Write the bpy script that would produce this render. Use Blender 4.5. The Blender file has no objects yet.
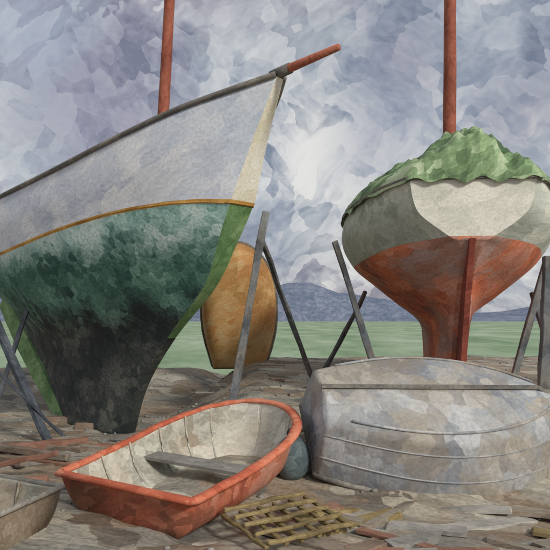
import bpy, math, random
from mathutils import Vector, Matrix, noise
random.seed(4)
scene=bpy.context.scene
V=Vector
CAMH=2.2
def lin(c):
    return tuple(((x/255.)/12.92 if x/255.<=0.04045 else ((x/255.+0.055)/1.055)**2.4) for x in c)+(1.0,)

# ---------------------------------------------------------------- materials
def dabs(nt, coord, scale, stretch, rot, warp=0.22, low=1.0, jitter=0.4, soft=.4, bristle=.3, wfreq=.5):
    """Brush-like patches: every voronoi cell takes one value of a slow noise, blended with the noise itself."""
    N=nt.nodes; L=nt.links
    m0=N.new('ShaderNodeMapping'); m0.inputs['Rotation'].default_value=rot; L.new(coord,m0.inputs['Vector'])
    wn=N.new('ShaderNodeTexNoise'); wn.inputs['Scale'].default_value=scale*wfreq; wn.inputs['Detail'].default_value=4; wn.inputs['Roughness'].default_value=.62; L.new(m0.outputs[0],wn.inputs['Vector'])
    ws=N.new('ShaderNodeVectorMath'); ws.operation='MULTIPLY_ADD'; L.new(wn.outputs['Color'],ws.inputs[0]); k=warp*4/scale; ws.inputs[1].default_value=(k*1.8,k,k); L.new(m0.outputs[0],ws.inputs[2])
    m1=N.new('ShaderNodeVectorMath'); m1.operation='MULTIPLY'; L.new(ws.outputs[0],m1.inputs[0]); m1.inputs[1].default_value=tuple(scale*s for s in stretch)
    vo=N.new('ShaderNodeTexVoronoi'); vo.inputs['Scale'].default_value=1; L.new(m1.outputs[0],vo.inputs['Vector'])
    mm=N.new('ShaderNodeMix'); mm.data_type='VECTOR'; mm.inputs['Factor'].default_value=soft; L.new(vo.outputs['Position'],mm.inputs[4]); L.new(m1.outputs[0],mm.inputs[5])
    m2=N.new('ShaderNodeVectorMath'); m2.operation='MULTIPLY'; L.new(mm.outputs[1],m2.inputs[0]); m2.inputs[1].default_value=tuple(1/s for s in stretch)
    ln=N.new('ShaderNodeTexNoise'); ln.inputs['Scale'].default_value=low/scale; ln.inputs['Detail'].default_value=2; L.new(m2.outputs[0],ln.inputs['Vector'])
    sep=N.new('ShaderNodeSeparateColor'); L.new(vo.outputs['Color'],sep.inputs[0])
    a=N.new('ShaderNodeMath'); a.operation='MULTIPLY_ADD'; L.new(sep.outputs[0],a.inputs[0]); a.inputs[1].default_value=jitter*(1-soft); L.new(ln.outputs['Fac'],a.inputs[2])
    m3=N.new('ShaderNodeVectorMath'); m3.operation='MULTIPLY'; L.new(ws.outputs[0],m3.inputs[0]); m3.inputs[1].default_value=(scale*stretch[0]*.5,scale*stretch[1]*2.6,scale*stretch[2]*2.6)
    br=N.new('ShaderNodeTexNoise'); br.inputs['Scale'].default_value=1; br.inputs['Detail'].default_value=2; L.new(m3.outputs[0],br.inputs['Vector'])
    c=N.new('ShaderNodeMath'); c.operation='MULTIPLY_ADD'; L.new(br.outputs['Fac'],c.inputs[0]); c.inputs[1].default_value=bristle; L.new(a.outputs[0],c.inputs[2])
    d=N.new('ShaderNodeMath'); d.operation='SUBTRACT'; L.new(c.outputs[0],d.inputs[0]); d.inputs[1].default_value=bristle/2+jitter*(1-soft)*.5
    return d.outputs[0], br.outputs['Fac'], m2.outputs[0], ln.outputs['Color']

def ramp(nt, fac, pal, lo=.3, hi=.7):
    r=nt.nodes.new('ShaderNodeValToRGB'); e=r.color_ramp.elements
    n=len(pal)
    while len(e)<n: e.new(0.5)
    for i,c in enumerate(pal):
        if len(c)==2: p,col=c
        else: p,col=lo+(hi-lo)*i/(n-1),c
        e[i].position=p; e[i].color=lin(col)
    nt.links.new(fac,r.inputs[0]); return r.outputs[0]

def paint(name, pal, scale=4, stretch=(1,2.6,2.6), rot=(0.3,0.2,0.6), low=1.2, jitter=.28, bump=.22, rough=.75, pal2=None, grads=(), fine=0.09, soft=.36):
    m=bpy.data.materials.new(name); m.use_nodes=True; nt=m.node_tree; N=nt.nodes; L=nt.links
    bs=N['Principled BSDF']; bs.inputs['Roughness'].default_value=rough
    bs.inputs['Specular IOR Level'].default_value=.3
    tc=N.new('ShaderNodeTexCoord'); co=tc.outputs['Object']
    fac,br,_,lc=dabs(nt,co,scale,stretch,rot,low=low,jitter=jitter,soft=soft)
    col=ramp(nt,fac,pal)
    if pal2:
        c2=ramp(nt,fac,pal2)
        sp=N.new('ShaderNodeSeparateColor'); L.new(lc,sp.inputs[0])
        kr=N.new('ShaderNodeMapRange'); kr.inputs['From Min'].default_value=.40; kr.inputs['From Max'].default_value=.60; L.new(sp.outputs[2],kr.inputs['Value'])
        mx=N.new('ShaderNodeMix'); mx.data_type='RGBA'; L.new(kr.outputs[0],mx.inputs[0]); L.new(col,mx.inputs[6]); L.new(c2,mx.inputs[7]); col=mx.outputs[2]
    if grads:
        sp=N.new('ShaderNodeSeparateXYZ'); L.new(co,sp.inputs[0])
    for (z0,z1,amp,pb) in grads:     # other tones above a height, carrying the painted highlight, ragged boundary
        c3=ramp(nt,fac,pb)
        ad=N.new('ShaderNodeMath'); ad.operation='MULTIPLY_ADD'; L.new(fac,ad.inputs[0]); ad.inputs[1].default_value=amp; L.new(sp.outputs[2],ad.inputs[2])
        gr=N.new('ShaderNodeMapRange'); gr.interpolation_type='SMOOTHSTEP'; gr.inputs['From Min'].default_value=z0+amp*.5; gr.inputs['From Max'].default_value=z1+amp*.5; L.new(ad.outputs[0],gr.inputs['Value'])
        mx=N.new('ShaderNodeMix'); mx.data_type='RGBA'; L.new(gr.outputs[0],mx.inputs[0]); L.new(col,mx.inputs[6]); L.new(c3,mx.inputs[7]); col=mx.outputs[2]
    fn=N.new('ShaderNodeTexNoise'); fn.inputs['Scale'].default_value=scale*11; fn.inputs['Detail'].default_value=1; L.new(co,fn.inputs['Vector'])
    fr=N.new('ShaderNodeMapRange'); fr.inputs['From Min'].default_value=.3; fr.inputs['From Max'].default_value=.7; fr.inputs['To Min'].default_value=1-fine; fr.inputs['To Max'].default_value=1+fine; L.new(fn.outputs['Fac'],fr.inputs['Value'])
    vm=N.new('ShaderNodeVectorMath'); vm.operation='SCALE'; L.new(col,vm.inputs[0]); L.new(fr.outputs[0],vm.inputs['Scale'])
    L.new(vm.outputs[0],bs.inputs['Base Color'])
    bp=N.new('ShaderNodeBump'); bp.inputs['Strength'].default_value=bump; bp.inputs['Distance'].default_value=.12/scale; L.new(br,bp.inputs['Height'])
    L.new(bp.outputs[0],bs.inputs['Normal'])
    return m

M={}
M['topside']=paint('weathered_white_paint',[(192,204,216),(212,220,228),(226,230,234),(242,243,242)],scale=2.2,pal2=[(200,206,218),(216,220,228),(234,236,238)],rot=(.2,.5,.5))
M['topside_lit']=paint('sunlit_cream_paint',[(222,214,184),(238,232,210),(246,242,228)],scale=4)  # far side of the white topsides, sunlight put into the colour
M['stripe']=paint('ochre_stripe_paint',[(170,124,62),(200,150,74),(218,178,104)],scale=7)
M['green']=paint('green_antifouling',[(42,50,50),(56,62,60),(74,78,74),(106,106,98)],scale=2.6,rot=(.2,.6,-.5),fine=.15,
      grads=[(1.9,2.75,1.5,[(54,92,82),(72,114,100),(94,138,120),(122,164,146)]),(3.0,3.8,1.0,[(124,166,154),(156,194,184),(188,216,208),(210,226,220)])])  # highlight under the waterline painted into the colour; darker towards the keel
M['green_bright']=paint('bright_green_paint',[(92,126,80),(120,154,100),(152,182,130)],scale=4)  # rudder green; on the far bow it paints in the sunlit side
M['rubrail']=paint('grey_brown_rail',[(96,94,92),(122,118,110),(154,148,136)],scale=8)
M['spar']=paint('red_brown_spar',[(126,66,50),(154,86,66),(180,110,86)],scale=7,stretch=(2.5,2.5,.8),rot=(0,0,0))
M['timber']=paint('grey_timber',[(84,90,98),(112,118,122),(142,146,144)],scale=6,stretch=(2.2,2.2,.8),rot=(0,0,0),pal2=[(76,76,76),(108,106,102),(136,130,122)])
M['timber_dark']=paint('dark_timber',[(54,60,66),(76,82,90),(104,110,116)],scale=6,stretch=(2.2,2.2,.8),rot=(0,0,0))
M['cream']=paint('pale_green_white_paint',[(152,158,144),(178,184,168),(198,200,186),(216,216,200)],scale=2.4,pal2=[(162,168,156),(188,192,180),(210,210,196)],rot=(.3,.3,-.5))
M['transom']=paint('transom_white_paint',[(206,208,192),(224,222,208),(240,236,222)],scale=3)
M['orange']=paint('orange_antifouling',[(168,90,64),(204,112,78),(222,132,96),(228,154,124)],scale=2.6,pal2=[(138,108,98),(176,130,110),(182,156,146)],fine=.14)
M['red']=paint('red_rudder_paint',[(116,56,46),(140,70,56),(166,90,72)],scale=5)
M['tarp']=paint('green_tarpaulin',[(78,102,70),(110,136,94),(142,168,122),(182,196,160)],scale=2.6,rot=(.8,.2,.9),jitter=.45)
M['dinghy']=paint('orange_dinghy_paint',[(154,84,62),(184,102,76),(202,124,96),(210,152,130)],scale=3.2,pal2=[(136,92,72),(170,116,94),(190,146,126)],jitter=.45)
M['dinghy_rim']=paint('red_orange_rim',[(178,90,64),(200,110,80),(216,138,108)],scale=5,jitter=.4)
M['inside']=paint('dinghy_inside_paint',[(150,148,136),(182,180,166),(204,200,186),(226,222,208)],scale=3,pal2=[(150,136,116),(180,168,148),(202,194,178)])
M['seat']=paint('grey_thwart_wood',[(122,120,114),(150,146,138),(176,172,162)],scale=5)
M['skiff']=paint('faded_skiff_paint',[(124,124,112),(152,150,138),(180,174,158)],scale=4,pal2=[(128,110,90),(150,134,114),(170,158,138)])
M['greyhull']=paint('grey_weathered_hull',[(132,138,146),(152,156,160),(170,172,172),(192,192,190)],scale=2.0,rot=(.3,.2,1.2),pal2=[(142,134,124),(162,154,142),(180,172,158)],jitter=.36,bump=.25)
M['tan']=paint('varnished_tan_wood',[(164,124,74),(192,148,90),(212,172,116)],scale=3,pal2=[(172,118,68),(194,142,86),(200,168,120)])
M['lattice']=paint('ochre_wood',[(104,90,60),(134,116,78),(160,142,100)],scale=7)
M['teal']=paint('teal_float',[(70,84,88),(92,106,108),(114,130,128)],scale=5)
M['brownwood']=paint('brown_wood',[(104,88,74),(130,110,94),(152,130,110)],scale=6,pal2=[(112,102,90),(136,126,112),(156,146,130)])
M['rust']=paint('faded_rust_paint',[(124,90,74),(142,104,86),(160,124,104)],scale=6)
M['dark']=paint('dark_hull_inside',[(34,34,34),(52,50,48),(70,66,60)],scale=4)

# ---------------------------------------------------------------- mesh helpers
def mkobj(name, verts, faces, mats, fm=None, parent=None, smooth=True, origin=None):
    o=V(origin) if origin is not None else (sum((V(v) for v in verts),V((0,0,0)))/len(verts))
    me=bpy.data.meshes.new(name); me.from_pydata([tuple(V(v)-o) for v in verts],[],faces)
    for m in mats: me.materials.append(m)
    if fm: me.polygons.foreach_set('material_index',fm)
    me.polygons.foreach_set('use_smooth',[smooth]*len(faces)); me.update()
    ob=bpy.data.objects.new(name,me); scene.collection.objects.link(ob); ob.location=o
    if parent:
        ob.parent=parent; ob.location=o-parent.location
    return ob
def empty(name,loc):
    e=bpy.data.objects.new(name,None); e.location=V(loc); scene.collection.objects.link(e); e.empty_display_size=.3; return e
def cr(P,t):
    n=len(P)-1; i=min(int(t),n-1); f=t-i
    p0=P[max(i-1,0)];p1=P[i];p2=P[i+1];p3=P[min(i+2,n)]
    return 0.5*((2*p1)+(p2-p0)*f+(2*p0-5*p1+4*p2-p3)*f*f+(3*p1-p0-3*p2+p3)*f**3)
def loft_grid(rows, nu=56, sub=6):
    rows=[[V(p) for p in r] for r in rows]
    nc=len(rows[0])-1
    dense=[[cr(r,nc*i/nu) for i in range(nu+1)] for r in rows]
    out=[];nr=len(rows)-1
    for k in range(nr*sub+1):
        out.append([cr([dense[j][i] for j in range(nr+1)],k/sub) for i in range(nu+1)])
    for r in out:
        for p in r: p.y=max(p.y,0.0)
    return out
def hull(name, rows, toW, mats, bandfn, parent, nu=56, sub=6, deck=True, wob=.012, bottom=True, origin=None):
    g=loft_grid(rows,nu,sub); nr=len(g); nc=len(g[0])
    verts=[];faces=[];fm=[]
    idx={}
    for side in (1,-1):
        for j in range(nr):
            for i in range(nc):
                p=g[j][i]; idx[(side,j,i)]=len(verts)
                w=toW(p.x,p.y*side,p.z)
                n=noise.noise(w*1.3)*wob+noise.noise(w*4)*wob*.4
                verts.append(w+V((n,n*.5,n)))
    for side in (1,-1):
        for j in range(nr-1):
            for i in range(nc-1):
                f=[idx[(side,j,i)],idx[(side,j,i+1)],idx[(side,j+1,i+1)],idx[(side,j+1,i)]]
                if side<0: f.reverse()
                faces.append(f); fm.append(bandfn((j+.5)/(nr-1)*(len(rows)-1),side,(i+.5)/(nc-1)))
    for end in (0,nc-1):
        cap={}
        for j in range(nr):
            for side in (1,0,-1):
                cap[(side,j)]=len(verts)
                if side: verts.append(V(verts[idx[(side,j,end)]]))
                else: verts.append((verts[idx[(1,j,end)]]+verts[idx[(-1,j,end)]])*.5)
        for j in range(nr-1):
            for side in (1,-1):
                f=[cap[(side,j)],cap[(side,j+1)],cap[(0,j+1)],cap[(0,j)]]
                if (side<0)!=(end!=0): f.reverse()
                faces.append(f); fm.append(bandfn((j+.5)/(nr-1)*(len(rows)-1),0,0 if end==0 else 1) )
    if deck:
        for i in range(nc-1):
            faces.append([idx[(1,0,i)],idx[(-1,0,i)],idx[(-1,0,i+1)],idx[(1,0,i+1)]]); fm.append(len(mats)-1)
    if bottom:
        j=nr-1
        for i in range(nc-1):
            faces.append([idx[(1,j,i)],idx[(1,j,i+1)],idx[(-1,j,i+1)],idx[(-1,j,i)]]); fm.append(0)
    ob=mkobj(name,verts,faces,mats,fm,parent,origin=origin)
    return ob,g
def tube(name, pts, rad, mat, parent=None, seg=10, square=False, closed=False, flat=1.0, wob=0):
    pts=[V(p) for p in pts]; n=len(pts); verts=[];faces=[]
    if square: seg=4
    for i,p in enumerate(pts):
        if closed: t=(pts[(i+1)%n]-pts[i-1]).normalized()
        else: t=(pts[min(i+1,n-1)]-pts[max(i-1,0)]).normalized()
        up=V((0,0,1)) if abs(t.z)<.93 else V((0,1,0))
        a=t.cross(up).normalized(); b=a.cross(t).normalized()
        r=rad[i] if isinstance(rad,(list,tuple)) else rad
        for k in range(seg):
            an=2*math.pi*(k+.5)/seg
            q=p+a*math.cos(an)*r+b*math.sin(an)*r*flat
            if wob: q=q+V((noise.noise(q*5),noise.noise(q*5+V((9,0,0))),noise.noise(q*5+V((0,9,0)))))*wob
            verts.append(q)
    m=n if closed else n-1
    for i in range(m):
        for k in range(seg):
            i2=(i+1)%n
            faces.append([i*seg+k,i*seg+(k+1)%seg,i2*seg+(k+1)%seg,i2*seg+k])
    if not closed:
        faces.append(list(range(seg))[::-1]); faces.append([(n-1)*seg+k for k in range(seg)])
    return mkobj(name,verts,faces,[mat],None,parent,smooth=not square)
def beam(name,a,b,w,mat,parent=None,w2=None,seg=7):
    a=V(a);b=V(b); w2=w2 or w
    pts=[a.lerp(b,i/seg) for i in range(seg+1)]
    o=tube(name,pts,[w+(w2-w)*i/seg for i in range(seg+1)],mat,parent,square=True,flat=.8,wob=.03)
    bv=o.modifiers.new('bev','BEVEL'); bv.width=.012; bv.segments=2
    return o

# ---------------------------------------------------------------- ground
def sm(a,b,x):
    t=max(0,min(1,(x-a)/(b-a))); return t*t*(3-2*t)
def gz(x,y):
    right=sm(-2.6,-.2,x)
    z=right*(.30*sm(6.4,8.2,y)+.78*sm(8.4,13.5,y))
    z=max(z, (1-right)*(.75*sm(13.2,18,y)))
    z*=1-sm(17,24,y)
    k=1-sm(30,60,y)
    z+=k*(noise.noise(V((x*.5,y*.5,0)))*.09+noise.noise(V((x*1.7,y*1.7,3)))*.045+noise.noise(V((x*4,y*4,3)))*.022)
    return z-.01
def axis(fine0,fine1,step,lo,hi):
    a=[];x=fine0
    while x<=fine1: a.append(x); x+=step
    s=step;x=a[-1]
    while x<hi: s*=1.25; x+=s; a.append(min(x,hi))
    s=step;x=a[0];pre=[]
    while x>lo: s*=1.25; x-=s; pre.append(max(x,lo))
    return pre[::-1]+a
xs=axis(-9,9,.11,-1500,1500); ys=axis(3,24,.11,-60,2500)
verts=[(x,y,gz(x,y)) for y in ys for x in xs]; nx=len(xs)
faces=[[j*nx+i,j*nx+i+1,(j+1)*nx+i+1,(j+1)*nx+i] for j in range(len(ys)-1) for i in range(nx-1)]
mg=paint('yard_ground',[(108,106,100),(136,132,122),(158,152,138),(182,176,160)],scale=1.7,stretch=(1,2.2,2.2),rot=(0,0,.4),pal2=[(112,98,82),(140,122,102),(162,146,126)],low=1.3,bump=.7,rough=.95,fine=.16,jitter=.45,soft=.3)
nt=mg.node_tree; N=nt.nodes; L=nt.links; bs=N['Principled BSDF']; src=bs.inputs['Base Color'].links[0].from_socket
tc=N.new('ShaderNodeTexCoord'); mp=N.new('ShaderNodeMapping'); mp.inputs['Scale'].default_value=(.14,.05,1); mp.inputs['Rotation'].default_value=(0,0,.12); L.new(tc.outputs['Object'],mp.inputs['Vector'])
gn=N.new('ShaderNodeTexNoise'); gn.inputs['Scale'].default_value=1.; gn.inputs['Detail'].default_value=6; gn.inputs['Roughness'].default_value=.65; L.new(mp.outputs[0],gn.inputs['Vector'])
gc=ramp(nt,gn.outputs['Fac'],[(104,130,98),(132,156,120),(158,176,146),(188,196,176)])
sx=N.new('ShaderNodeSeparateXYZ'); L.new(tc.outputs['Object'],sx.inputs[0])
ed=N.new('ShaderNodeTexNoise'); ed.inputs['Scale'].default_value=.8; ed.inputs['Detail'].default_value=3; L.new(tc.outputs['Object'],ed.inputs['Vector'])
ea=N.new('ShaderNodeMath'); ea.operation='MULTIPLY_ADD'; L.new(ed.outputs['Fac'],ea.inputs[0]); ea.inputs[1].default_value=6; L.new(sx.outputs[1],ea.inputs[2])
mr=N.new('ShaderNodeMapRange'); mr.inputs['From Min'].default_value=22; mr.inputs['From Max'].default_value=24; L.new(ea.outputs[0],mr.inputs['Value'])
mx=N.new('ShaderNodeMix'); mx.data_type='RGBA'; L.new(mr.outputs[0],mx.inputs[0]); L.new(src,mx.inputs[6]); L.new(gc,mx.inputs[7]); L.new(mx.outputs[2],bs.inputs['Base Color'])
mkobj('ground',verts,faces,[mg],origin=(0,0,0))

# ---------------------------------------------------------------- hills
def hills(name,y0,prof,pal,depth):
    verts=[];n=160;m=10
    X0=prof[0][0];X1=prof[-1][0]
    for j in range(m+1):
        for i in range(n+1):
            x=X0+(X1-X0)*i/n
            for k in range(len(prof)-1):
                if prof[k][0]<=x<=prof[k+1][0]:
                    t=(x-prof[k][0])/(prof[k+1][0]-prof[k][0]); t=t*t*(3-2*t); h=prof[k][1]*(1-t)+prof[k+1][1]*t; break
            a=math.sin(math.pi*j/m)
            z=h*a*(1+.18*noise.noise(V((x*.03,j*.7,y0))))+noise.noise(V((x*.12,j,1)))*1.0*a
            verts.append((x,y0+depth*(j/m-.5),z-.6))
    faces=[[j*(n+1)+i,j*(n+1)+i+1,(j+1)*(n+1)+i+1,(j+1)*(n+1)+i] for j in range(m) for i in range(n)]
    mat=paint(name+'_slopes',pal,scale=.06,low=1,stretch=(1,1,2.5),rot=(0,0,0),bump=.0,fine=.02)
    mkobj(name,verts,faces,[mat],origin=(0,0,0))
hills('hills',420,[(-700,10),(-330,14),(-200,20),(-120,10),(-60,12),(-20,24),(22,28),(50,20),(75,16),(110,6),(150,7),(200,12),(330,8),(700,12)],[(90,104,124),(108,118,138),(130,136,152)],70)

# ---------------------------------------------------------------- left yacht
th=math.radians(45)
B=V((.07,8.6,0)); A=V((-math.sin(th),math.cos(th),0)); Nn=V((-math.cos(th),-math.sin(th),0))
def LW(s,v,z): return B+A*s+Nn*v+V((0,0,z))
yacht=empty('sailing_yacht',(-3.5,12,0))
R=[
 [(0,.07,5.64),(.6,.46,5.46),(1.4,.84,5.27),(2.6,1.2,5.0),(4.4,1.5,4.70),(7.2,1.6,4.5),(10,1.25,4.54),(12.6,.7,4.75)],
 [(.42,.15,4.80),(.95,.52,4.74),(1.6,.85,4.62),(2.8,1.2,4.46),(4.5,1.5,4.22),(7.2,1.62,3.97),(10,1.22,4.04),(12.3,.6,4.35)],
 [(.79,.24,3.98),(1.25,.52,4.0),(1.9,.8,4.0),(3.0,1.12,3.93),(4.6,1.4,3.74),(7.2,1.5,3.45),(9.8,1.05,3.44),(11.8,.4,3.8)],
 [(.83,.235,3.92),(1.28,.51,3.94),(1.93,.79,3.94),(3.02,1.10,3.87),(4.6,1.38,3.68),(7.2,1.48,3.39),(9.8,1.03,3.38),(11.7,.38,3.74)],
 [(1.12,.2,3.42),(1.6,.44,3.42),(2.2,.68,3.38),(3.2,.96,3.28),(4.7,1.2,3.1),(7.2,1.28,2.92),(9.5,.8,3.05),(11.1,.25,3.45)],
 [(1.6,.13,2.70),(2.1,.3,2.70),(2.7,.48,2.66),(3.5,.68,2.56),(4.8,.85,2.42),(7.0,.86,2.36),(9.0,.42,2.62),(10.2,.12,3.0)],
 [(2.65,.09,1.85),(3.0,.18,1.86),(3.4,.28,1.86),(3.9,.38,1.82),(4.9,.44,1.75),(6.7,.4,1.75),(8.2,.2,1.95),(9.2,.07,2.3)],
 [(3.5,.08,.95),(3.7,.15,.95),(4.0,.22,.95),(4.4,.28,.95),(5.1,.3,.95),(6.2,.26,.95),(7.1,.14,1.0),(7.7,.06,1.1)],
 [(4.0,.08,-.04),(4.1,.16,-.04),(4.3,.24,-.04),(4.6,.3,-.04),(5.2,.32,-.04),(5.9,.28,-.04),(6.3,.16,-.04),(6.6,.06,-.04)]]
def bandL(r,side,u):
    if r<2: return 1 if side>0 else 4  # near side plain, far side takes the sunlit tint
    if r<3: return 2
    if side<=0 and u<.5 and r<6: return 3  # green of the far bow lightened as if sunlit
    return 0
hl,g=hull('hull',R,LW,[M['green'],M['topside'],M['stripe'],M['green_bright'],M['topside_lit'],M['rubrail']],bandL,yacht,nu=64,sub=7,origin=(-3.5,12,0))
def sheer(g,off,dz,toW,side): return [toW(p.x,(p.y+off)*side,p.z+dz) for p in g[0]]
tube('rub_rail',sheer(g,.02,.03,LW,1),.04,M['rubrail'],yacht,seg=8)
tube('rub_rail_far',sheer(g,.02,.03,LW,-1),.04,M['rubrail'],yacht,seg=8)
mb=LW(2.95,0,4.8)
tube('mast',[mb+V((.05*i-.03,0,.9*i)) for i in range(10)],[.105-.003*i for i in range(10)],M['spar'],yacht,seg=12,wob=.012)
tube('bowsprit',[LW(2.2,0,5.34),LW(.6,0,5.63),LW(.0,0,5.72),LW(-1.08,0,5.74)],[.06,.065,.065,.045],M['spar'],yacht,seg=10)
tube('bowsprit_collar',[LW(.16,0,5.71),LW(-.2,0,5.724)],.078,M['rubrail'],yacht,seg=12)
rv=[];
for v in (-.05,.05):
    for (s,z) in [(6.6,.0),(7.9,1.12),(9.3,2.32),(10.1,2.75),(10.4,2.5),(9.3,1.5),(8.3,.75),(7.2,.0)]: rv.append(LW(s,v,z))
n=8; rf=[list(range(n))[::-1],[n+i for i in range(n)]]+[[i,(i+1)%n,n+(i+1)%n,n+i] for i in range(n)]
mkobj('rudder',rv,rf,[M['green_bright']],None,yacht,smooth=False)

def g3(x,y,dz=-.05): return (x,y,gz(x,y)+dz)
def W(px,py,d): return V(((px-275)/600*d,d,CAMH-(py-318)/600*d))
def gp(px,d): x=(px-275)/600*d; return V((x,d,gz(x,d)-.06))
beam('boat_prop',gp(226,9.6),W(266,212,9.6),.095,M['timber'],w2=.075)
beam('boat_prop',gp(313,12.5),W(261,238,9.9),.065,M['timber'],w2=.055)
beam('boat_prop',gp(50,10.8),W(-6,318,11.6),.1,M['timber_dark'])
beam('boat_prop',gp(66,11.2),W(-2,372,10.6),.05,M['timber_dark'])
beam('boat_prop',gp(-10,12.8),W(30,300,12.6),.06,M['timber_dark'])

# ---------------------------------------------------------------- right yacht
T=V((2.97,9.0,0)); A2=V((.085,.9975,0)).normalized(); N2=V((A2.y,-A2.x,0))
def RW(s,v,z): return T+A2*s+N2*v+V((0,0,z))
sloop=empty('keel_sailboat',(3.15,11,0))
R2=[
 [(0,.93,4.3),(.5,1.32,4.24),(1,1.55,4.19),(2,1.80,4.13),(3.2,1.80,4.12),(4.8,1.42,4.2),(6.2,.75,4.4),(7.2,.05,4.65)],
 [(0.02,.82,3.82),(.5,1.32,3.74),(1,1.58,3.70),(2,1.84,3.66),(3.2,1.82,3.64),(4.8,1.35,3.75),(6,.6,3.9),(6.8,.04,4.1)],
 [(0.05,.34,3.44),(.5,1.02,3.36),(1,1.34,3.29),(2,1.60,3.21),(3.2,1.6,3.2),(4.8,1.1,3.3),(5.8,.5,3.5),(6.5,.04,3.7)],
 [(.1,.18,3.34),(.55,.80,3.12),(1,1.10,3.01),(2,1.27,2.90),(3.2,1.24,2.89),(4.6,.8,3.0),(5.5,.3,3.2),(6,.03,3.4)],
 [(.3,.12,3.05),(.8,.50,2.74),(1.3,.72,2.61),(2.2,.84,2.53),(3.2,.78,2.52),(4.3,.4,2.68),(5,.15,2.85),(5.4,.03,3.0)],
 [(.6,.12,2.6),(1.0,.25,2.32),(1.6,.34,2.2),(2.3,.37,2.12),(3.1,.33,2.12),(3.9,.2,2.25),(4.5,.1,2.4),(4.8,.03,2.5)],
 [(1.0,.12,1.5),(1.2,.18,1.5),(1.7,.22,1.5),(2.3,.23,1.5),(3,.2,1.5),(3.6,.16,1.5),(4,.1,1.5),(4.3,.03,1.6)],
 [(1.2,.12,.6),(1.4,.2,.6),(1.8,.25,.6),(2.3,.26,.6),(3,.24,.6),(3.5,.2,.6),(3.9,.1,.6),(4.1,.03,.6)]]
def bandR(r,side,u):
    if r<2:
        return 2 if side==0 and u<.5 else 1
    return 0
h2,g2=hull('hull',R2,RW,[M['orange'],M['cream'],M['transom'],M['rubrail']],bandR,sloop,nu=56,sub=7)
for sd in (1,-1): tube('rub_rail' ,[RW(p.x,(p.y+.02)*sd,p.z+.02) for p in g2[0]],.035,M['rubrail'],sloop,seg=8)
tube('transom_rail',[RW(-.02,.93-1.86*i/8,4.31) for i in range(9)],.035,M['rubrail'],sloop,seg=8)
ml=RW(2,0,4.1)+V((.05,0,0))
tube('mast',[ml+V((.005*i,0,.9*i)) for i in range(11)],[.12-.003*i for i in range(11)],M['spar'],sloop,seg=12,wob=.012)
rv=[]
for v in (-.045,.045):
    for (s,z) in [(.05,3.40),(.3,3.1),(.6,2.6),(1.0,1.5),(1.15,.7),(.8,.7),(.6,1.5),(.3,2.6),(.0,3.40)]: rv.append(RW(s,v,z))
n=9; rf=[list(range(n)),[n+i for i in range(n)][::-1]]+[[i,(i+1)%n,n+(i+1)%n,n+i][::-1] for i in range(n)]
mkobj('rudder',rv,rf,[M['red']],None,sloop,smooth=False)
# tarpaulin draped over deck
tv=[];tf=[];nu=70;nv=56
gs=g2[0]
def at(s,attr):
    for k in range(len(gs)-1):
        if gs[k].x<=s<=gs[k+1].x:
            t=(s-gs[k].x)/(gs[k+1].x-gs[k].x); return getattr(gs[k],attr)*(1-t)+getattr(gs[k+1],attr)*t
    return getattr(gs[0],attr)
for i in range(nu+1):
    s=-.07+4.9*i/nu
    b=at(s,'y'); zz=at(s,'z')
    for j in range(nv+1):
        t=-1+2*j/nv
        p=RW(s,t*(b+.07),zz)
        rid=.34+.54*math.exp(-((s-1.4)/1.1)**2)+.2*math.exp(-((s-3.2)/1.2)**2)
        hump=math.exp(-((t-.06)/.38)**2)
        c=(1-abs(t)**3.6)
        q=V((s*1.3,t*2.0,0))
        fold=(1-abs(noise.noise(q*1.5))*3)*.13+abs(noise.noise(q*2.6+V((4,0,0))))*.25+noise.noise(q*6)*.02
        z=zz+.03+rid*(.55*c+.6*hump*c)+fold*(1-.8*abs(t)**3)
        if j in (0,nv): z=zz-.05+.09*noise.noise(V((s*3,t,0)))
        if i==0: z=zz-.03+.09*noise.noise(V((t*4,0,0)))
        tv.append((p.x,p.y,z))
for i in range(nu):
    for j in range(nv):
        a=i*(nv+1)+j; tf.append([a,a+nv+1,a+nv+2,a+1][::-1])
mkobj('tarpaulin',tv,tf,[M['tarp']],None,sloop)
beam('boat_prop',gp(388,10.6),W(335,241,10.2),.08,M['timber'],w2=.07)
beam('boat_prop',gp(322,13.2),W(366,292,11.8),.07,M['timber'],w2=.06)
beam('boat_prop',gp(499,9.8),W(546,262,9.8),.08,M['timber'],w2=.07)
beam('boat_prop',gp(568,10.5),W(534,292,10.5),.09,M['timber'],w2=.09)
beam('boat_prop',gp(543,8.95),W(549,256,8.95),.14,M['timber'],w2=.11)
for nm,(x,y) in {'keel_block':(3.1,10.4),'keel_block.001':(3.25,12.2),'keel_block.002':(-3.35,11.9),'keel_block.003':(-4.3,12.8)}.items():
    z=gz(x,y); beam('keel_block',(x-.6,y,z+.02),(x+.6,y,z+.02),.14,M['brownwood'])

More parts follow.
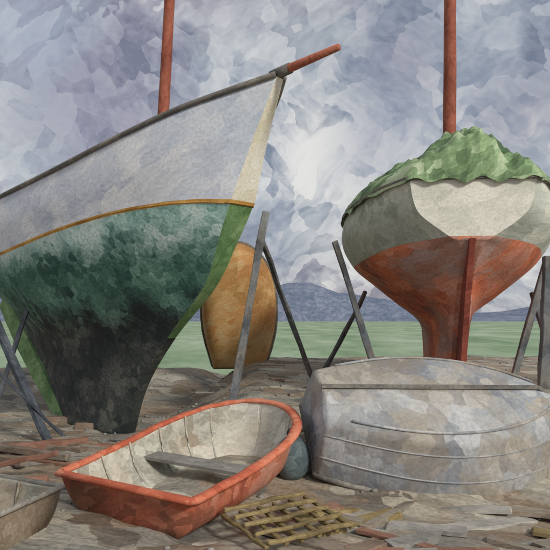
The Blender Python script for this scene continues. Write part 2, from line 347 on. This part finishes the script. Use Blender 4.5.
# ---------------------------------------------------------------- open boats
def open_boat(name,L_,Bm,D,Bt,mats,loc,rz,rx=0,ry=0,bowz=.3,q=1.6,pw=2.6,flip=False,thwarts=(.3,.62),rimr=.04,rimflat=1.0,keel=False,strakes=False,flat=.56):
    par=empty(name,loc)
    mt=Matrix.Rotation(rz,4,'Z')@Matrix.Rotation(ry,4,'Y')@Matrix.Rotation(rx,4,'X')
    if flip: mt=mt@Matrix.Rotation(math.pi,4,'X')
    def tw(s,v,z):
        return V(loc)+mt@V((s-L_/2,v,z-(D if flip else 0)))
    us=[0,.15,.3,.45,.6,.72,.82,.90,.955,.988,1]
    def row(k,z0,z1,lenf,base):
        out=[]
        for u in us:
            if u<=.45: b=Bt/2+(Bm-Bt)/2*math.sin(u/.45*math.pi/2)
            else: b=Bm/2*max(0,1-((u-.45)/.55)**pw)**(1/q)
            s=base+(L_*lenf-base)*u
            out.append((s,max(b*k,.012),z0+(z1-z0)*u**2.2))
        return out
    rows=[row(1,D,D+bowz,1,0),row(.96,D*.68,D*.7+bowz*.6,.975,.03),row(.84,D*.34,D*.38+bowz*.3,.94,.06),row(flat,D*.08,D*.1+bowz*.1,.87,.09),row(.02,0,0,.8,.1)]
    hb,g=hull('hull',rows,tw,[mats[0],mats[1]],lambda r,s,u:0,par,nu=60,sub=5,deck=False,bottom=True,wob=.012)
    so=hb.modifiers.new('thick','SOLIDIFY'); so.thickness=.05; so.offset=-1; so.material_offset=1; so.use_even_offset=False
    rim=[tw(p.x,p.y+.01,p.z+.01) for p in g[0]]+[tw(p.x,-p.y-.01,p.z+.01) for p in reversed(g[0])]
    tube('gunwale',rim,rimr,mats[2],par,seg=8,closed=True,flat=rimflat,wob=.012)
    nc=len(g[0])-1
    if not flip:
        for k,t in enumerate(thwarts):
            i=int(t*nc); p=g[7][i]; w=p.y*.98
            qd=[];
            for dz in (0,.04):
                for ds,sg in ((-.13,-1),(.13,-1),(.13,1),(-.13,1)): qd.append(tw(p.x+ds,w*sg,p.z+dz))
            f=[[0,1,2,3][::-1],[4,5,6,7],[0,1,5,4],[1,2,6,5],[2,3,7,6],[3,0,4,7]]
            mkobj('thwart_%d'%(k+1),qd,f,[mats[3]],None,par,smooth=False)
        for k in range(5):
            i=int((.15+.13*k)*nc)
            for sd in (1,-1):
                pts=[tw(g[j][i].x,max(g[j][i].y-.06,0)*sd,g[j][i].z+.02) for j in range(0,len(g)-2,2)]
                tube('rib',pts,.014,mats[1],par,seg=6)
    if keel:
        tube('keel_strip',[tw(p.x,0,p.z-.03) for p in g[-1]]+[tw(g[j][-1].x+.02,0,g[j][-1].z) for j in range(len(g)-2,-1,-2)],.035,mats[2],par,square=True)
        for sd in (1,-1):
            tube('bilge_rubber',[tw(p.x,p.y*sd,p.z-.012) for p in g[15][4:-14]],.018,mats[0],par,seg=6)
    if strakes:
        for j in (5,10):
            for sd in (1,-1):
                tube('strake',[tw(p.x,(p.y+.003)*sd,p.z-.004) for p in g[j]],.010,mats[0],par,seg=6)
    return par
open_boat('rowing_dinghy',2.72,2.10,.56,1.98,[M['dinghy'],M['inside'],M['dinghy_rim'],M['seat']],(-.87,7.52,.0),math.radians(57),ry=math.radians(-6),bowz=.30,q=1.9,pw=2.8,rimr=.07,rimflat=.55,thwarts=(.36,))
open_boat('upturned_dinghy',3.75,2.35,.80,1.4,[M['greyhull'],M['dark'],M['rubrail'],M['greyhull']],(2.30,8.2,.58),math.radians(6),rx=math.radians(29),ry=math.radians(1),bowz=.1,q=1.4,pw=2.1,flip=True,keel=True,strakes=True,rimr=.035,flat=.70)
for k,(x,y) in enumerate([(.95,8.75),(2.3,8.95),(3.4,9.0)]):
    beam('support_block',(x-.18,y,gz(x,y)-.05),(x-.18,y,gz(x,y)+.8),.12,M['timber'])
open_boat('white_skiff',2.4,1.2,.45,1.0,[M['skiff'],M['skiff'],M['rubrail'],M['brownwood']],(-3.55,6.2,-.05),math.radians(165),bowz=.2,rimr=.03)
tb=open_boat('wooden_boat',3.3,1.95,.6,1.35,[M['tan'],M['tan'],M['rubrail'],M['tan']],(-.95,15.2,gz(-.95,15.2)+1.6),math.radians(-90),ry=math.radians(-84),bowz=.1,rimr=.05,thwarts=(.4,))

# ---------------------------------------------------------------- odds and ends
def lattice(name,c,rz,w,h,nx_,ny_,mat,tilt=0):
    par=empty(name,c); mt=Matrix.Rotation(rz,4,'Z')@Matrix.Rotation(tilt,4,'X')
    for i in range(nx_+1):
        x=-w/2+w*i/nx_; beam('slat_%d'%i,V(c)+mt@V((x,-h/2,.0)),V(c)+mt@V((x,h/2,0)),.036,mat,par)
    for i in range(ny_+1):
        y=-h/2+h*i/ny_; beam('bar_%d'%i,V(c)+mt@V((-w/2,y,.05)),V(c)+mt@V((w/2,y,.05)),.036,mat,par)
    return par
lattice('wooden_grating',(.13,6.1,.14),math.radians(35),1.05,.8,5,4,M['lattice'],math.radians(8))
def ball(name,c,r,sc,mat):
    vs=[];fs=[];n=20;m=12
    for j in range(m+1):
        for i in range(n):
            a=2*math.pi*i/n;b=math.pi*j/m
            p=V((math.sin(b)*math.cos(a)*sc[0],math.sin(b)*math.sin(a)*sc[1],math.cos(b)*sc[2]))*r
            p*=1+.05*noise.noise(p*6+V(c)); vs.append(p+V(c))
    for j in range(m):
        for i in range(n): fs.append([j*n+i,(j+1)*n+i,(j+1)*n+(i+1)%n,j*n+(i+1)%n])
    return mkobj(name,vs,fs,[mat])
bx,by=.22,7.55; bz=gz(bx,by)
bu=ball('mooring_buoy',(bx,by,bz+.24),.27,(.85,.8,1.05),M['teal'])
ring=[V((bx+.06*math.cos(a),by,bz+.55+.06*math.sin(a)))-bu.location for a in [2*math.pi*i/14 for i in range(14)]]
r_=tube('lifting_ring',ring,.016,M['timber_dark'],None,seg=6,closed=True); r_.parent=bu
beam('timber_pole',g3(-5.6,10.4,.1),g3(-3.1,9.0,.1),.09,M['brownwood'])
beam('timber_pole',g3(-5.2,9.3,.1),g3(-3.6,8.6,.14),.1,M['brownwood'])
beam('timber_pole',g3(-4.4,8.2,.05),g3(-2.95,8.1,.4),.06,M['rust'])
beam('timber_plank',g3(-4.6,9.9,.05),g3(-3.2,10.3,.05),.12,M['rust'])
# scrap timber and yard debris : one mesh of many broken boards
sv=[];sf=[];fm=[]
def board(x,y,l,w_,h,a,tilt,mi):
    b0=len(sv); z=gz(x,y)+h*.4
    ca,sa=math.cos(a),math.sin(a)
    for k in range(4):
        t=-.5+k/3
        for (vy,vz) in ((-w_,-h),(w_,-h),(w_*.92,h),(-w_*.92,h)):
            jx=random.uniform(-.02,.02); jy=random.uniform(-.012,.012)
            lx=t*l+jx; ly=vy+jy+.04*math.sin(t*3)*w_*4
            sv.append(V((x+lx*ca-ly*sa,y+lx*sa+ly*ca,z+vz+lx*tilt)))
    for k in range(3):
        for e in range(4): sf.append([b0+k*4+e,b0+k*4+(e+1)%4,b0+(k+1)*4+(e+1)%4,b0+(k+1)*4+e][::-1]); fm.append(mi)
    sf.append([b0+3,b0+2,b0+1,b0][::-1]); sf.append([b0+12,b0+13,b0+14,b0+15][::-1]); fm.extend([mi,mi])
for k in range(46):
    board(random.uniform(.3,4.2),random.uniform(5.2,6.8),random.uniform(.4,1.4),random.uniform(.04,.12),random.uniform(.012,.035),random.uniform(-.7,.9),random.uniform(-.08,.08),random.choice([0,0,0,1,1,2,3]))
for k in range(30):
    board(random.uniform(-5.5,-2.6),random.uniform(7.4,10.8),random.uniform(.4,1.5),random.uniform(.03,.09),random.uniform(.015,.05),random.uniform(-.6,.7),random.uniform(-.08,.1),random.choice([0,0,1,2]))
for k in range(14):
    board(random.uniform(-2.3,1.2),random.uniform(9.2,13.5),random.uniform(.3,1.0),random.uniform(.03,.07),random.uniform(.012,.03),random.uniform(-.5,.5),random.uniform(-.05,.05),random.choice([0,1,1]))
mkobj('scrap_timber',sv,sf,[M['brownwood'],M['seat'],M['rust'],M['lattice']],fm,smooth=False,origin=(0,0,0))
sv=[];sf=[]
for k in range(620):
    x=random.uniform(-6,6);y=random.uniform(4.8,17);r=random.uniform(.012,.05)
    c=V((x,y,gz(x,y)+r*.2)); b0=len(sv)
    for j,(zz,rr) in enumerate(((-.6,.8),(0,1),(.5,.65))):
        for i in range(6):
            a=i*math.pi/3+j*.4; sv.append(c+V((math.cos(a)*rr*r*random.uniform(.8,1.2),math.sin(a)*rr*r*random.uniform(.8,1.2),zz*r*.8)))
    for j in range(2):
        for i in range(6): sf.append([b0+j*6+i,b0+j*6+(i+1)%6,b0+(j+1)*6+(i+1)%6,b0+(j+1)*6+i])
    sf.append([b0+12+i for i in range(6)])
mkobj('stones',sv,sf,[M['seat']],origin=(0,0,0))

# ---------------------------------------------------------------- sky
sd=V((.60,-.72,.60)).normalized()
el=math.asin(sd.z); az=math.atan2(sd.x,sd.y)
w=bpy.data.worlds.new("World"); scene.world=w; w.use_nodes=True; nt=w.node_tree; N=nt.nodes; L=nt.links
w.cycles.sampling_method='MANUAL'; w.cycles.sample_map_resolution=256
bg=N['Background']; bg.inputs['Strength'].default_value=.1
sky=N.new('ShaderNodeTexSky'); sky.sky_type='NISHITA'; sky.sun_disc=False; sky.sun_elevation=el; sky.sun_rotation=az
tc=N.new('ShaderNodeTexCoord'); co=tc.outputs['Generated']
f1,_,_,lc=dabs(nt,co,15,(1,2.2,2.2),(.3,.7,.2),warp=.24,low=2.4,jitter=.26,soft=.2,bristle=.24,wfreq=.5)
f2,_,_,_=dabs(nt,co,18,(1,2.2,2.2),(.2,-.8,.3),warp=.24,low=2.4,jitter=.26,soft=.2,bristle=.24,wfreq=.5)
mk=N.new('ShaderNodeTexNoise'); mk.inputs['Scale'].default_value=8; mk.inputs['Detail'].default_value=4; L.new(co,mk.inputs['Vector'])
mr=N.new('ShaderNodeMapRange'); mr.inputs['From Min'].default_value=.44; mr.inputs['From Max'].default_value=.56; L.new(mk.outputs['Fac'],mr.inputs['Value'])
mf=N.new('ShaderNodeMix'); L.new(mr.outputs[0],mf.inputs['Factor']); L.new(f1,mf.inputs['A']); L.new(f2,mf.inputs['B'])
fac=mf.outputs[0]
sp=N.new('ShaderNodeSeparateColor'); L.new(lc,sp.inputs[0])
cA=ramp(nt,fac,[(.30,(112,122,140)),(.41,(142,150,164)),(.5,(168,173,182)),(.58,(196,198,200)),(.68,(230,228,222))])
cB=ramp(nt,fac,[(.30,(122,116,134)),(.41,(146,141,155)),(.5,(166,163,174)),(.58,(184,183,189)),(.68,(214,211,210))])
hr=N.new('ShaderNodeMapRange'); hr.inputs['From Min'].default_value=.46; hr.inputs['From Max'].default_value=.64; L.new(sp.outputs[1],hr.inputs['Value'])
cm=N.new('ShaderNodeMix'); cm.data_type='RGBA'; L.new(hr.outputs[0],cm.inputs[0]); L.new(cA,cm.inputs[6]); L.new(cB,cm.inputs[7])
col=cm.outputs[2]
def bank(col,px,py,rad,c,amt):
    d=V(((px-275)/600,1,-(py-318)/600)).normalized()
    ds=N.new('ShaderNodeVectorMath'); ds.operation='DISTANCE'; L.new(co,ds.inputs[0]); ds.inputs[1].default_value=d
    ad=N.new('ShaderNodeMath'); ad.operation='MULTIPLY_ADD'; L.new(fac,ad.inputs[0]); ad.inputs[1].default_value=-2.4*rad; L.new(ds.outputs['Value'],ad.inputs[2])
    r=N.new('ShaderNodeMapRange'); r.interpolation_type='SMOOTHSTEP'
    r.inputs['From Min'].default_value=-1.25*rad; r.inputs['From Max'].default_value=-.05*rad; r.inputs['To Min'].default_value=amt; r.inputs['To Max'].default_value=0
    L.new(ad.outputs[0],r.inputs['Value'])
    m=N.new('ShaderNodeMix'); m.data_type='RGBA'; L.new(r.outputs[0],m.inputs[0]); L.new(col,m.inputs[6]); m.inputs[7].default_value=lin(c)
    return m.outputs[2]
for a in [(310,150,.13,(230,228,222),.8),(325,240,.12,(218,216,212),.75),(40,30,.12,(152,168,188),.5),(100,100,.12,(136,130,150),.45),(40,150,.10,(144,150,164),.45),
          (300,30,.13,(194,197,198),.55),(400,60,.10,(142,136,154),.45),(520,110,.10,(150,146,160),.45),(220,40,.08,(208,210,208),.5),(380,140,.09,(150,154,170),.45),(500,30,.09,(178,184,192),.5)]:
    col=bank(col,*a)
up=N.new('ShaderNodeVectorMath'); up.operation='SCALE'; up.inputs['Scale'].default_value=11.0; L.new(col,up.inputs[0])
fm_=N.new('ShaderNodeMix'); fm_.data_type='RGBA'; fm_.inputs[0].default_value=.9; L.new(sky.outputs[0],fm_.inputs[6]); L.new(up.outputs[0],fm_.inputs[7])
L.new(fm_.outputs[2],bg.inputs['Color'])
sl=bpy.data.lights.new('sun','SUN'); sl.energy=2.4; sl.angle=math.radians(9); sl.color=(1,.96,.89)
so=bpy.data.objects.new('sun',sl); scene.collection.objects.link(so); so.rotation_euler=sd.to_track_quat('Z','Y').to_euler(); so.location=(10,-5,12)

cam=bpy.data.cameras.new('camera'); co_=bpy.data.objects.new('camera',cam); scene.collection.objects.link(co_)
co_.location=(0,0,CAMH); co_.rotation_euler=(math.pi/2,0,0); cam.sensor_width=36; cam.lens=36*600/550; cam.shift_y=43/550; cam.clip_end=5000
scene.camera=co_
scene.view_settings.view_transform='Standard'; scene.view_settings.look='None'; scene.view_settings.exposure=0
